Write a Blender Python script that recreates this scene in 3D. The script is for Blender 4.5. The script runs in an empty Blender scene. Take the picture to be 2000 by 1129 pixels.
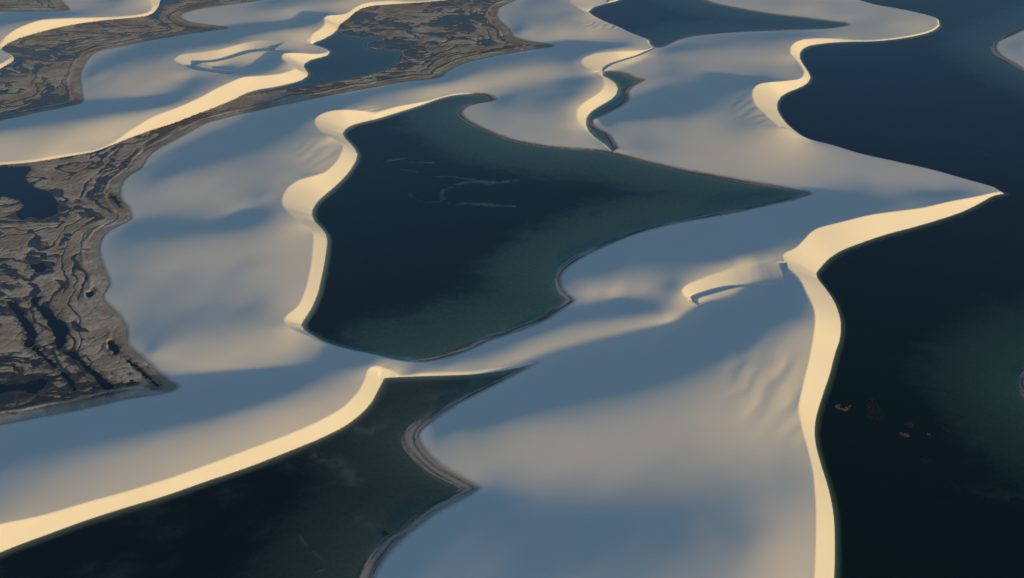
import bpy, math, random
import numpy as np

# ------------------------------------------------------------------ camera, sky, sun
scene = bpy.context.scene
IMW, IMH = 2000.0, 1129.0          # size of the photograph the outlines were traced on
FPX = 2097.0                       # focal length in those pixels
PITCH = math.radians(32.0)         # camera looks down by this much
CAMH = 600.0                       # metres above the lagoons

cam_d = bpy.data.cameras.new('camera')
cam_d.sensor_width = 36.0
cam_d.lens = 36.0 * FPX / IMW
cam_d.clip_start = 1.0
cam_d.clip_end = 60000.0
cam = bpy.data.objects.new('camera', cam_d)
scene.collection.objects.link(cam)
cam.location = (0, 0, CAMH)
cam.rotation_euler = (math.pi / 2 - PITCH, 0, 0)
scene.camera = cam

SUN_ELEV = math.radians(5.6)
SUN_AZ = math.radians(-45.0)       # direction to the sun on the ground, from +X towards the camera side
world = bpy.data.worlds.new('World')
scene.world = world
world.use_nodes = True
wn, wl = world.node_tree.nodes, world.node_tree.links
bg = wn['Background']
sky = wn.new('ShaderNodeTexSky')
sky.sky_type = 'NISHITA'
sky.sun_disc = False
sky.sun_elevation = SUN_ELEV
sky.sun_rotation = math.pi / 2 - SUN_AZ
sky.air_density = 1.0
sky.dust_density = 1.0
sky.ozone_density = 3.0
wl.new(sky.outputs[0], bg.inputs['Color'])
bg.inputs['Strength'].default_value = 0.15

sun_d = bpy.data.lights.new('sun', 'SUN')
sun_d.energy = 3.5
sun_d.angle = math.radians(1.2)
sun_d.color = (1.0, 0.71, 0.26)
sun = bpy.data.objects.new('sun', sun_d)
scene.collection.objects.link(sun)
ce, se = math.cos(SUN_ELEV), math.sin(SUN_ELEV)
sx, sy, sz = ce * math.cos(SUN_AZ), ce * math.sin(SUN_AZ), se
from mathutils import Vector
sun.rotation_euler = Vector((sx, sy, sz)).to_track_quat('Z', 'Y').to_euler()
sun.location = (sx * 900, 1000 + sy * 900, 700)

scene.view_settings.view_transform = 'Standard'
scene.view_settings.look = 'None'
scene.view_settings.exposure = 0.75
scene.view_settings.gamma = 1.0
scene.render.engine = 'CYCLES'

# ------------------------------------------------------------------ helpers
cP, sP = math.cos(PITCH), math.sin(PITCH)

def unproj(P, z=0.0):
    """photo pixels -> points on the level z"""
    P = np.asarray(P, float).reshape(-1, 2)
    z = np.broadcast_to(np.asarray(z, float), (len(P),))
    a = (P[:, 0] - IMW / 2) / FPX
    b = (IMH / 2 - P[:, 1]) / FPX
    dy = cP + b * sP
    dz = -sP + b * cP
    t = (z - CAMH) / dz
    return np.stack([a * t, dy * t], 1)

def smooth_line(P, step=7.0, closed=False):
    """Catmull-Rom through the traced points, resampled"""
    P = np.asarray(P, float)
    if closed:
        Q = np.vstack([P[-1], P, P[0], P[1]])
    else:
        Q = np.vstack([2 * P[0] - P[1], P, 2 * P[-1] - P[-2]])
    out = []
    for i in range(1, len(Q) - 2):
        p0, p1, p2, p3 = Q[i - 1], Q[i], Q[i + 1], Q[i + 2]
        n = max(1, int(np.hypot(*(p2 - p1)) / step))
        d1 = max(np.hypot(*(p2 - p1)), 1e-6)
        m1 = (p2 - p0) * d1 / max(np.hypot(*(p2 - p1)) + np.hypot(*(p1 - p0)), 1e-6)
        m2 = (p3 - p1) * d1 / max(np.hypot(*(p3 - p2)) + np.hypot(*(p2 - p1)), 1e-6)
        for k in range(n):
            t = k / n
            h00 = 2 * t**3 - 3 * t**2 + 1; h10 = t**3 - 2 * t**2 + t
            h01 = -2 * t**3 + 3 * t**2;    h11 = t**3 - t**2
            out.append(h00 * p1 + h10 * m1 + h01 * p2 + h11 * m2)
    if not closed:
        out.append(P[-1])
    return np.array(out)

def resample(P, step):
    d = np.r_[0, np.cumsum(np.hypot(*np.diff(P, axis=0).T))]
    n = max(2, int(d[-1] / step) + 1)
    s = np.linspace(0, d[-1], n)
    return np.stack([np.interp(s, d, P[:, k]) for k in range(P.shape[1])], 1)

def dist_pts(P, L):
    """distance from few points P to polyline L"""
    a, b = L[:-1], L[1:]
    ab = b - a
    l2 = np.maximum((ab**2).sum(1), 1e-9)
    t = ((P[:, None, :] - a) * ab).sum(2) / l2
    t = np.clip(t, 0, 1)
    c = a + t[..., None] * ab
    return np.sqrt(((P[:, None, :] - c)**2).sum(2)).min(1)

def hash2(ix, iy, seed):
    h = (ix.astype(np.int64) * 374761393 + iy.astype(np.int64) * 668265263 + seed * 1442695041) & 0xFFFFFFFF
    h = ((h ^ (h >> 13)) * 1274126177) & 0xFFFFFFFF
    h = ((h ^ (h >> 16)) * 2246822519) & 0xFFFFFFFF
    h = h ^ (h >> 15)
    return (h & 0xFFFFFF) / float(0xFFFFFF)

def vnoise(x, y, seed=0):
    ix = np.floor(x); iy = np.floor(y)
    fx = x - ix; fy = y - iy
    ux = fx**3 * (fx * (fx * 6 - 15) + 10); uy = fy**3 * (fy * (fy * 6 - 15) + 10)
    a = hash2(ix, iy, seed); b = hash2(ix + 1, iy, seed)
    c = hash2(ix, iy + 1, seed); d = hash2(ix + 1, iy + 1, seed)
    return (a * (1 - ux) + b * ux) * (1 - uy) + (c * (1 - ux) + d * ux) * uy

def fbm(x, y, octs=4, seed=0):
    s = 0; a = 0.5; tot = 0
    for o in range(octs):
        s = s + a * vnoise(x, y, seed + o * 17); tot += a
        x = x * 2.03 + 11.3; y = y * 2.03 + 7.7; a *= 0.5
    return s / tot

def voronoi(x, y, seed=0):
    """F1, F2 and the id of the nearest cell"""
    ix = np.floor(x); iy = np.floor(y)
    f1 = np.full(x.shape, 9.0); f2 = np.full(x.shape, 9.0); cid = np.zeros(x.shape)
    for ox in (-1, 0, 1):
        for oy in (-1, 0, 1):
            cx = ix + ox; cy = iy + oy
            px = cx + 0.1 + 0.8 * hash2(cx, cy, seed); py = cy + 0.1 + 0.8 * hash2(cx, cy, seed + 5)
            d = np.hypot(px - x, py - y)
            nid = hash2(cx, cy, seed + 9)
            closer = d < f1
            f2 = np.where(closer, f1, np.minimum(f2, d))
            cid = np.where(closer, nid, cid)
            f1 = np.where(closer, d, f1)
    return f1, f2, cid

def sstep(a, b, x):
    t = np.clip((x - a) / (b - a), 0, 1)
    return t * t * (3 - 2 * t)

def smin(a, b, k):
    h = np.clip(0.5 + 0.5 * (b - a) / k, 0, 1)
    return b * (1 - h) + a * h - k * h * (1 - h)

def smax(a, b, k):
    return -smin(-a, -b, k)

# ------------------------------------------------------------------ traced outlines (photo pixels)
TOE_TL = [(330,-60),(318,-20),(309,14),(303,22),(290,30),(255,35),(200,40),(150,47),(110,55),(70,65),(40,74),(15,85),(5,92),(3,97),(10,101),(22,107),(28,113),(26,119),(15,126),(0,134),(-60,158),(-160,190),(-320,235)]
CREST_TL = [(288,-18),(290,-2),(298,9),(295,20),(280,27),(240,32),(200,34),(150,35),(110,37),(77,40),(34,56),(10,73),(2,84)]
CREST_TL2 = [(22,113),(10,120),(0,126),(-60,148),(-160,178)]
WIND_TLTOP = [(-320,45),(-100,28),(0,23),(60,22),(135,20),(125,8),(118,0),(105,-20),(85,-60)]
WIND_L = [(-320,290),(-100,254),(0,235),(50,225),(77,219),(128,209),(158,202),(161,197),(157,172),(155,148),(161,130),(168,118),(188,101),(235,91),(293,79),(370,66),(420,59),(444,55),(410,49),(373,44),(355,37),(350,32),(363,24),(404,15),(500,2),(560,-8),(680,-28),(800,-60)]
TOE_L = [(-320,352),(-100,330),(0,322),(60,317),(130,306),(185,296),(210,287),(250,271),(300,253),(338,241),(389,221),(419,210),(461,192),(481,182),(504,175),(534,170),(570,162),(589,156),(600,149),(602,143),(597,136),(593,130),(595,124),(606,117),(625,112),(640,107),(644,101),(638,96),(625,91),(610,86),(631,76),(648,67),(659,57),(663,49),(682,35),(695,23),(719,13),(756,9),(803,6),(853,2),(920,-6),(1000,-22),(1080,-60)]
CREST_L1 = [(222,279),(250,258),(300,228),(332,216),(364,203),(396,188),(419,175),(438,166),(468,153),(483,150),(513,148),(544,145),(566,139),(576,134),(568,128),(556,119),(549,111),(553,105),(570,103),(591,104),(608,105),(625,105),(640,102)]
CREST_L2 = [(603,83),(611,67),(628,55),(636,44),(633,36),(638,31),(658,29),(678,26),(695,14),(720,5),(756,2)]
# hollow in the upper dune
HOL_L = [(560,101),(534,100),(504,102),(481,106),(449,115),(423,121),(396,125),(378,128),(372,131),(380,135),(394,139),(420,143),(450,147)]
CREST_HL = [(555,80),(523,79),(491,81),(459,89),(428,97),(396,102),(362,105),(347,110),(340,117),(346,124)]
WIND_M = [(-320,885),(-100,847),(0,829),(99,810),(169,797),(241,780),(316,768),(346,757),(325,741),(301,720),(271,693),(247,669),(247,645),(232,617),(214,598),(199,581),(212,555),(207,535),(197,512),(193,490),(197,468),(209,453),(236,438),(254,428),(249,404),(237,391),(233,371),(239,354),(256,339),(274,329),(283,312),(299,296),(336,276),(373,256),(404,240),(500,216),(567,202),(635,188),(702,175),(786,160),(860,151),(870,141),(904,124),(947,113),(1000,103),(1044,96),(1081,90),(1057,84),(1027,79),(1000,70),(993,57),(978,44),(968,30),(971,17),(1000,3),(1040,-15),(1120,-60)]
TOE_C = [(921,183),(887,186),(857,193),(820,206),(769,222),(736,232),(702,240),(685,246),(673,254),(669,261),(673,269),(683,279),(693,291),(698,301),(695,313),(688,326),(675,343),(655,363),(635,380),(620,394),(610,410),(609,419),(614,432),(628,446),(636,457),(639,469),(637,489),(633,516),(626,550),(620,574),(608,602),(594,624),(588,634),(594,644),(612,656),(639,670),(679,682),(723,691),(779,703),(811,707)]
WIND_C = [(811,707),(847,703),(879,695),(918,682),(958,664),(1018,644),(1066,624),(1092,606),(1118,586),(1104,574),(1094,560),(1092,543),(1101,527),(1121,512),(1156,492),(1195,475),(1234,459),(1292,442),(1351,430),(1409,420),(1467,408),(1518,397),(1551,389),(1582,378),(1553,371),(1506,361),(1448,352),(1390,341),(1331,330),(1273,317),(1234,307),(1203,299),(1171,293),(1148,291),(1078,286),(1039,280),(1000,272),(971,262),(937,247),(910,232),(900,220),(904,213),(914,207),(937,201),(958,198),(968,194),(961,188),(947,183),(921,183)]
CREST_C = [(870,188),(836,197),(803,203),(769,210),(742,218),(730,220),(715,217),(688,215),(661,215),(638,219),(621,227),(615,236),(618,246),(629,258),(648,269),(665,279),(670,288),(666,301),(655,318),(635,336),(614,343),(584,352),(564,365),(554,380),(551,392),(554,404),(564,415),(584,432),(604,447),(612,457),(612,479),(608,516),(601,550),(594,574),(582,598),(560,616),(555,624),(558,634),(576,645),(600,655)]
TOE_B = [(1044,711),(998,721),(962,727),(930,731),(879,733),(819,735),(771,737),(751,739),(745,749),(735,769),(723,789),(699,813),(675,831),(639,850),(600,867),(540,891),(480,914),(400,941),(320,969),(240,993),(160,1019),(100,1041),(40,1063),(0,1079),(-100,1120),(-220,1172),(-400,1260)]
WIND_B = [(690,1300),(700,1220),(716,1160),(731,1119),(744,1096),(764,1072),(788,1049),(818,1025),(848,1002),(885,982),(912,968),(932,953),(922,946),(899,933),(867,917),(843,897),(823,873),(815,855),(819,841),(839,825),(867,805),(899,785),(938,765),(978,745),(1044,711)]
CREST_B = [(776,731),(758,722),(741,715),(727,717),(717,725),(713,740),(700,764),(672,794),(620,824),(560,850),(480,880),(400,910),(320,938),(240,962),(160,984),(100,1002),(40,1016),(0,1024),(-100,1056),(-220,1100)]
TOE_R = [(1961,378),(1939,383),(1915,396),(1883,412),(1837,428),(1783,444),(1730,458),(1677,476),(1642,490),(1620,504),(1603,522),(1594,534),(1596,543),(1610,561),(1628,587),(1638,612),(1642,633),(1640,662),(1631,690),(1620,732),(1604,780),(1594,814),(1591,841),(1593,867),(1604,909),(1617,951),(1627,1000),(1630,1042),(1629,1129),(1622,1200),(1605,1300)]
CREST_R = [(1938,377),(1907,384),(1854,394),(1801,406),(1748,413),(1695,421),(1642,434),(1603,444),(1585,453),(1569,470),(1553,485),(1535,493),(1529,501),(1530,509),(1542,525),(1562,545),(1576,573),(1588,598),(1592,616),(1591,644),(1587,669),(1581,701),(1570,745),(1561,787),(1562,814),(1570,848),(1581,890),(1589,928),(1594,996),(1594,1042),(1591,1129),(1584,1200),(1570,1290)]
TOE_R2 = [(1961,378),(1950,372),(1939,365),(1890,351),(1819,331),(1748,315),(1677,299),(1624,283),(1581,272),(1564,264),(1539,244),(1525,227),(1518,213),(1519,198),(1526,188),(1542,179),(1564,170),(1578,161),(1583,152),(1580,143),(1569,127),(1562,113),(1562,104),(1567,96),(1578,90),(1606,85),(1642,82),(1713,80),(1766,74),(1801,67),(1822,60),(1835,50),(1833,39),(1819,32),(1783,23),(1748,16),(1713,10),(1677,0),(1630,-18),(1560,-60)]
CREST_R2 = [(1656,78),(1642,76),(1606,75),(1571,77),(1553,83),(1544,94),(1544,103),(1553,113),(1564,127),(1571,142),(1564,153),(1535,158),(1500,161),(1481,165),(1471,175),(1470,188),(1476,205),(1488,217),(1503,231),(1525,249)]
TOE_T = [(1230,-60),(1222,-14),(1209,0),(1182,7),(1158,15),(1149,23),(1158,30),(1182,42),(1202,50),(1229,63),(1252,72),(1267,79),(1269,86),(1277,93)]
WIND_T = [(1277,93),(1293,92),(1306,86),(1320,79),(1353,71),(1404,65),(1454,62),(1500,60),(1571,58),(1624,55),(1649,51),(1658,49),(1649,44),(1624,41),(1571,34),(1500,26),(1454,18),(1404,8),(1377,0),(1340,-18),(1290,-60)]
CREST_T = [(1140,-22),(1122,-4),(1113,3),(1126,13),(1146,25)]
TOE_P = [(1277,94),(1249,108),(1215,119),(1188,129),(1177,139),(1177,148),(1188,153),(1202,163),(1207,173),(1203,185),(1188,198),(1168,210),(1153,220),(1145,232),(1145,245),(1150,257),(1165,271),(1182,283),(1197,296)]
CREST_P = [(1266,97),(1235,100),(1202,101),(1168,104),(1145,111),(1136,119),(1141,129),(1158,139),(1172,146),(1180,158),(1179,171),(1168,183),(1145,198),(1131,210),(1127,222),(1129,235),(1140,249),(1151,261)]
POND = [(1177,139),(1177,148),(1188,153),(1202,163),(1207,173),(1203,185),(1188,198),(1168,210),(1153,220),(1145,232),(1145,245),(1150,257),(1165,271),(1182,283),(1197,296)]
WIND_P = [(1197,296),(1204,289),(1194,270),(1183,259),(1168,252),(1157,244),(1155,235),(1168,229),(1188,220),(1215,205),(1227,193),(1226,178),(1242,165),(1257,156),(1242,152),(1222,143),(1198,139),(1177,139)]
WIND_Q = [(659,57),(664,60),(668,66),(702,72),(735,71),(752,72),(750,79),(720,83),(718,90),(735,96),(770,97),(786,99),(789,108),(779,124),(756,138),(702,151),(635,165),(567,174),(530,179),(500,184),(481,182)]
POOLS = [
    [(-90,338),(0,329),(54,324),(62,330),(50,344),(64,364),(91,371),(108,388),(114,401),(111,418),(95,424),(81,430),(60,424),(40,428),(30,415),(45,400),(30,390),(0,385),(-90,392)],
    [(57,518),(81,514),(92,518),(87,530),(66,529)],
    [(12,589),(30,590),(45,608),(60,630),(72,645),(71,663),(62,678),(48,675),(51,654),(39,630),(27,611)],
    [(57,584),(84,578),(75,593),(99,602),(120,627),(133,642),(127,672),(111,681),(102,651),(87,624),(72,602)],
    [(63,678),(78,681),(99,702),(127,726),(148,750),(145,764),(136,758),(120,732),(90,708),(65,687)],
    [(120,688),(145,687),(169,711),(205,738),(223,756),(208,762),(193,750),(169,723),(142,699)],
    [(-60,752),(0,750),(30,753),(81,738),(93,747),(66,768),(30,762),(0,770),(-60,778)],
    [(211,664),(229,672),(236,687),(223,693),(211,681)],
    [(241,697),(262,709),(290,733),(313,753),(307,757),(285,738),(259,717),(243,702)],
    [(163,572),(184,568),(181,578),(169,581)],
    [(215,381),(224,382),(237,404),(232,406),(219,391)],
    [(345,-12),(336,0),(316,12),(312,22),(309,32),(298,38),(296,32),(303,20),(308,8),(322,-6)],
    [(96,94),(109,92),(112,97),(101,104),(94,101)],
    [(67,128),(77,124),(78,129),(71,138),(66,136)],
    [(29,110),(44,113),(46,118),(34,130),(24,131),(30,121)],
    [(-20,178),(0,176),(18,174),(16,179),(0,183),(-20,184)],
]
POOL_LABELS = ['blue-black pool with ragged bank at the left edge of the mud flat', 'small dark pool in the middle of the left mud flat', 'long crooked dark pool nearest the left edge of the mud flat',
    'widest dark channel pool in the lower left mud flat', 'thin slanting channel pool below the crooked pool', 'dark slanting channel pool right of the thin channel', 'flat brown-black pool in the bottom corner of the left mud flat',
    'small oval pool against the sandy bank of the left mud flat', 'narrow pool running into the pointed tip of the left mud flat', 'tiny pool on the pale shore of the left mud flat', 'tiny blue pool at the upper shore of the left mud flat',
    'pale blue creek crossing the upper left mud beside the dune end', 'small pale pool in the upper left mud flat', 'small pool below the pale pool in the upper left mud', 'curved pool hugging the foot of the top left dune', 'thin pool at the left edge of the upper left mud']
WIND_E = [(2100,20),(2000,58),(1971,71),(1946,83),(1943,94),(1957,110),(1982,124),(2000,135),(2100,175),(2300,245)]
WIND_F = [(2200,650),(2070,690),(2012,722),(2000,738),(2000,757),(2010,776),(2070,830),(2200,900)]
HOL_R = [(1552,548),(1530,550),(1503,554),(1470,557),(1440,560),(1419,564),(1382,574),(1362,580),(1353,585),(1353,589),(1360,593),(1370,597)]
FLOOR = {'P': [0.6,1.8,2.2,1.4,0.3] + [0] * 14, 'HR': [14.2,11,8.5,6.3,5,4.5,4,4,4,4,4.3,5], 'HL': [10,8,6,4.5,3.5,3,3,3,3,3,3.4,4.5,7]}   # hollow floors climb towards the open end
CREST_HR = [(1537,512),(1515,512),(1496,513),(1462,518),(1429,525),(1402,533),(1368,545),(1341,557),(1332,566),(1335,576),(1343,584)]

TAN = math.tan(math.radians(28.5))
toes = {}
for nm, P, base in [('TL',TOE_TL,0.15),('L',TOE_L,0.15),('HL',HOL_L,3.0),('C',TOE_C,0),('B',TOE_B,0),('R',TOE_R,0),('R2',TOE_R2,0),('T',TOE_T,0),('P',TOE_P,0),('HR',HOL_R,4.0)]:
    if nm in FLOOR:
        P0 = np.array(P, float); P = smooth_line(P)
        kk = [np.hypot(*(P - q).T).argmin() for q in P0]
        zz = np.interp(np.arange(len(P)), kk, FLOOR[nm])
        toes[nm] = (unproj(P, zz), zz)
        continue
    P = smooth_line(P)
    toes[nm] = (unproj(P, base), np.full(len(P), float(base)))
winds = {nm: unproj(smooth_line(P)) for nm, P in [('TLT',WIND_TLTOP),('L',WIND_L),('M',WIND_M),('C',WIND_C),('B',WIND_B),('T',WIND_T),('P',WIND_P),('E',WIND_E),('F',WIND_F)]}

# crest heights follow from the repose angle of the slip face below them
def crest_heights(P, toe, base, hmax=26.0, cap=14.0):
    P = smooth_line(P, 5.0)
    bb = base; base = bb.min()
    hs = np.arange(base, base + hmax, 0.1)
    low = np.array([bb[np.hypot(*(toe - w).T).argmin()] for w in unproj(P, base)])
    out = np.full(len(P), np.nan)
    for i, p in enumerate(P):
        W = unproj(np.repeat(p[None], len(hs), 0), hs)
        f = dist_pts(W, toe) * TAN + low[i] - hs
        k = np.where(f <= 0)[0]
        if len(k):
            out[i] = hs[k[0]]
    ok = ~np.isnan(out)
    idx = np.arange(len(P))
    out = np.interp(idx, idx[ok], out[ok]) if ok.any() else np.full(len(P), base + 2.0)
    tt = np.arange(len(P)) / (len(P) - 1)
    out = np.minimum(out, low + cap * (np.interp(tt, [0, 0.4, 1], [0.15, 1, 1]) if bb.max() - bb.min() > 3 else 1))
    k = np.array([1, 2, 3, 2, 1.0]); k /= k.sum()
    out = np.convolve(np.pad(out, 2, mode='edge'), k, 'valid')
    return np.column_stack([unproj(P, out), out])

crests = {}
for nm, P, tn in [('TL',CREST_TL,'TL'),('TL2',CREST_TL2,'TL'),('L1',CREST_L1,'L'),('L2',CREST_L2,'L'),('HL',CREST_HL,'HL'),('C',CREST_C,'C'),('B',CREST_B,'B'),('R',CREST_R,'R'),('R2',CREST_R2,'R2'),('T',CREST_T,'T'),('P',CREST_P,'P'),('HR',CREST_HR,'HR')]:
    crests[nm] = crest_heights(P, *toes[tn], cap={'P': 9.0, 'T': 6.0, 'HL': 9.0, 'HR': 7.0}.get(nm, 14.0))
    print('crest', nm, crests[nm][:, 2].round(1).min(), crests[nm][:, 2].round(1).max(), crests[nm][:, 2].mean().round(1))

# ------------------------------------------------------------------ windward surface: thin-plate spline
ctl = []
for nm, c in crests.items():
    r = resample(c, 11.0)
    ctl += [tuple(q) for q in r]
allcrest = np.vstack(list(crests.values()))
for nm, (L, base) in toes.items():
    for q in resample(L, 16.0):
        d = np.hypot(allcrest[:, 0] - q[0], allcrest[:, 1] - q[1])
        k = d.argmin()
        if d[k] < 40:
            continue
        else:
            ctl.append((q[0], q[1], base[0] + 1.2))
for nm, L in winds.items():
    for q in resample(L, 16.0):
        d = np.hypot(allcrest[:, 0] - q[0], allcrest[:, 1] - q[1]).min()
        dt = min(dist_pts(q[None], t[0])[0] for t in toes.values())
        if dt > 8:
            ctl.append((q[0], q[1], 0.2))
# spot heights on the dune backs: photo x, y, height
SPOTS = [(1995,95,2.5),(2060,95,4.0),(2150,110,5.0),(2040,740,3.0),(2150,760,6),
         (1700,340,2.6),(1620,330,3.4),(1780,365,2.4),(1850,370,1.8),(1650,30,3.0),(1740,45,3.5),(1790,48,2.6),
         (1560,15,3.0),(40,8,0.3),(210,12,3.0),(230,-10,3.0),
         (760,722,5.0),(820,722,2.0),(880,716,2.2),(950,705,2.5),(1000,690,3.0),
         (425,134,4.3),(455,130,5.2),(485,122,5.5),(540,116,8.0),(520,132,9.0),(490,138,8.0),
         (1440,580,5.6),(1400,590,4.8),(1500,578,7.2),(1380,594,4.3),(1440,605,7.5),(1500,605,9.5)]
# creases and shoulders of the dune backs (photo x, y, height in metres)
CONTOURS = [
    [(1044,712,.3),(1150,684,2.0),(1250,657,3.3),(1330,630,4.6),(1368,604,4.2)],
    [(880,845,3),(1000,815,8.5),(1150,780,11),(1300,735,12.5),(1450,685,14),(1540,650,14)],
    [(932,952,.3),(1000,938,3),(1100,943,5),(1250,965,7.5),(1400,990,11)],
    [(840,1040,3),(900,1025,4.2),(1050,1045,8),(1200,1060,11.5),(1350,1065,13.5),(1480,1060,13.5)],
    [(800,1129,4),(900,1140,8),(1050,1160,13),(1250,1180,16.5),(1450,1180,15)],
    [(1120,545,3),(1200,522,7),(1300,505,9),(1400,490,10.5),(1500,470,11.5)],
    [(1460,536,8.5),(1510,530,10.5)],
    [(1118,586,.3),(1200,578,2.5),(1300,582,7)],
    [(1140,570,2.5),(1210,560,6),(1300,553,9.5)],
    [(960,678,1.6),(1100,640,4),(1200,625,5.6),(1300,617,7.5)],
    [(470,372,10.5),(515,384,13)],
    [(1258,111,1.8),(1222,123,2.2),(1198,133,1.6)],
    [(1257,155,.3),(1340,147,3),(1420,148,5),(1470,155,7)],
    [(1200,236,4),(1260,232,9),(1350,232,13),(1430,240,14)],
    [(1300,106,3),(1400,92,6),(1500,84,7.5)],
    [(430,752,2),(520,735,4),(600,712,5.5)],
    [(-200,965,7),(0,925,8.5),(150,890,9.5),(300,850,10.5),(450,810,11.5),(560,780,11),(640,750,9.5)],
    [(300,690,3),(380,690,5),(480,680,7),(550,665,7.5)],
    [(330,600,4.5),(430,600,7.5),(530,600,9)],
    [(254,428,.3),(320,412,2.5),(400,410,5),(480,415,7)],
    [(240,480,3),(300,468,7),(380,460,10),(460,455,11.5),(540,450,12)],
    [(290,530,4.5),(400,530,8),(500,520,10)],
    [(290,355,3),(340,345,7),(420,325,11),(500,300,13),(570,275,13.5)],
    [(700,192,4),(780,180,4.2),(860,168,4.5),(930,150,5.5),(1000,137,7),(1080,122,8),(1118,112,9)],
    [(960,178,1.5),(1020,163,3.5),(1080,152,5.5),(1118,148,7.5)],
    [(1000,190,3.5),(1060,186,6),(1105,184,8)],
    [(1000,230,3),(1060,240,4.5),(1100,250,4.5)],
    [(1081,89,.3),(1150,83,2),(1230,84,3.5)],
    [(1020,60,3),(1080,60,5),(1140,55,6)], [(1040,20,3),(1090,25,5)],
    [(444,55,.3),(520,45,2),(600,42,3.5)],
    [(250,120,8),(330,100,10),(420,82,11),(500,66,11),(580,58,10)],
    [(158,201,.3),(230,197,3),(300,200,5)],
    [(180,150,3),(230,160,5.5),(300,160,8),(370,152,9.5)],
    [(-200,300,7),(0,262,9),(100,250,10),(200,235,11),(300,212,12)],
    [(-200,325,4),(0,292,5.5),(100,287,6)],
    [(560,18,6),(640,10,7),(700,-2,7)],
]
for C_ in CONTOURS:
    C_ = np.array(C_, float)
    q = resample(np.column_stack([unproj(C_[:, :2], C_[:, 2]), C_[:, 2]]), 24.0)
    ctl += [tuple(v) for v in q]
for x, y, z in SPOTS:
    w = unproj([(x, y)], z)[0]
    ctl.append((w[0], w[1], z))
ctl = np.array(ctl)
key = np.unique(np.round(ctl[:, :2] / 3).astype(int), axis=0, return_index=True)[1]
ctl = ctl[key]
SC = 500.0
X = ctl[:, :2] / SC - np.array([0, 2.2])
def phi(r2):
    return 0.5 * r2 * np.log(r2 + 1e-12)
def pd2(A, B):
    return np.maximum((A**2).sum(1)[:, None] + (B**2).sum(1)[None] - 2 * A @ B.T, 0)
n = len(X)
A = np.zeros((n + 3, n + 3))
A[:n, :n] = phi(pd2(X, X)) + np.eye(n) * 5e-6
A[:n, n] = 1; A[:n, n + 1:] = X; A[n, :n] = 1; A[n + 1:, :n] = X.T
sol = np.linalg.solve(A, np.r_[ctl[:, 2], 0, 0, 0])
GX0, GX1, GY0, GY1, GS = -1500.0, 1500.0, 420.0, 2420.0, 6.0
gx = np.arange(GX0, GX1 + GS, GS); gy = np.arange(GY0, GY1 + GS, GS)
WG = np.zeros((len(gy), len(gx)))
for j in range(len(gy)):
    Q = np.column_stack([gx, np.full(len(gx), gy[j])]) / SC - np.array([0, 2.2])
    WG[j] = phi(pd2(Q, X)) @ sol[:n] + sol[n] + Q @ sol[n + 1:]
WG = np.clip(WG, -3, 22)
gxx, gyy = np.meshgrid(gx, gy)

def bspline(G, x, y):
    u = np.clip((x - GX0) / GS, 1.001, G.shape[1] - 3.001); v = np.clip((y - GY0) / GS, 1.001, G.shape[0] - 3.001)
    iu = np.floor(u).astype(int); iv = np.floor(v).astype(int)
    fu = u - iu; fv = v - iv
    def w(t):
        return ((1 - t)**3 / 6, (3 * t**3 - 6 * t**2 + 4) / 6, (-3 * t**3 + 3 * t**2 + 3 * t + 1) / 6, t**3 / 6)
    wu, wv = w(fu), w(fv)
    s = 0
    for a in range(4):
        row = 0
        for b in range(4):
            row = row + wu[b] * G[iv + a - 1, iu + b - 1]
        s = s + wv[a] * row
    return s

# ------------------------------------------------------------------ one graded terrain sheet
rows_py = np.r_[np.arange(-78, 250, 0.85), np.arange(250, 560, 1.25), np.arange(560, 1240, 1.8)]
dep = PITCH + np.arctan((rows_py - IMH / 2) / FPX)
ys = CAMH / np.tan(dep)
ys = np.r_[30, 120, 220, 310, 390, 450, ys[::-1], np.geomspace(ys[0] * 1.02, 26000, 26)]
ys = np.sort(ys)
cx = np.r_[-np.geomspace(14.0, 1.32, 26), np.arange(-1300, -1030, 5.0) / 1000, np.arange(-1030, 1030, 1.9) / 1000, np.arange(1030, 1305, 5.0) / 1000, np.geomspace(1.32, 14.0, 26)]
cx = np.unique(cx)
half = (ys * cP + CAMH * sP) * (1000 / FPX)
VX = half[:, None] * cx[None, :]
VY = np.repeat(ys[:, None], len(cx), 1)
NR, NC = VX.shape
print('grid', NR, NC)

def dist_field(L, R, H=None):
    """distance of every terrain vertex to polyline L, up to R"""
    D = np.full((NR, NC), R); HV = None if H is None else np.zeros((NR, NC))
    for si, (a, b) in enumerate(zip(L[:-1], L[1:])):
        r0 = np.searchsorted(ys, min(a[1], b[1]) - R); r1 = np.searchsorted(ys, max(a[1], b[1]) + R)
        if r1 <= r0: continue
        xm, xM = min(a[0], b[0]) - R, max(a[0], b[0]) + R
        lo = min(xm / half[r0], xm / half[r1 - 1]); hi = max(xM / half[r0], xM / half[r1 - 1])
        c0 = np.searchsorted(cx, lo); c1 = np.searchsorted(cx, hi)
        if c1 <= c0: continue
        x = VX[r0:r1, c0:c1]; y = VY[r0:r1, c0:c1]
        ab = b - a
        t = np.clip(((x - a[0]) * ab[0] + (y - a[1]) * ab[1]) / max((ab**2).sum(), 1e-9), 0, 1)
        d = np.hypot(x - a[0] - t * ab[0], y - a[1] - t * ab[1])
        if H is not None:
            m = d < D[r0:r1, c0:c1]
            HV[r0:r1, c0:c1][m] = (H[si] + t * (H[si + 1] - H[si]))[m]
        np.minimum(D[r0:r1, c0:c1], d, out=D[r0:r1, c0:c1])
    return D if H is None else (D, HV)

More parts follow.
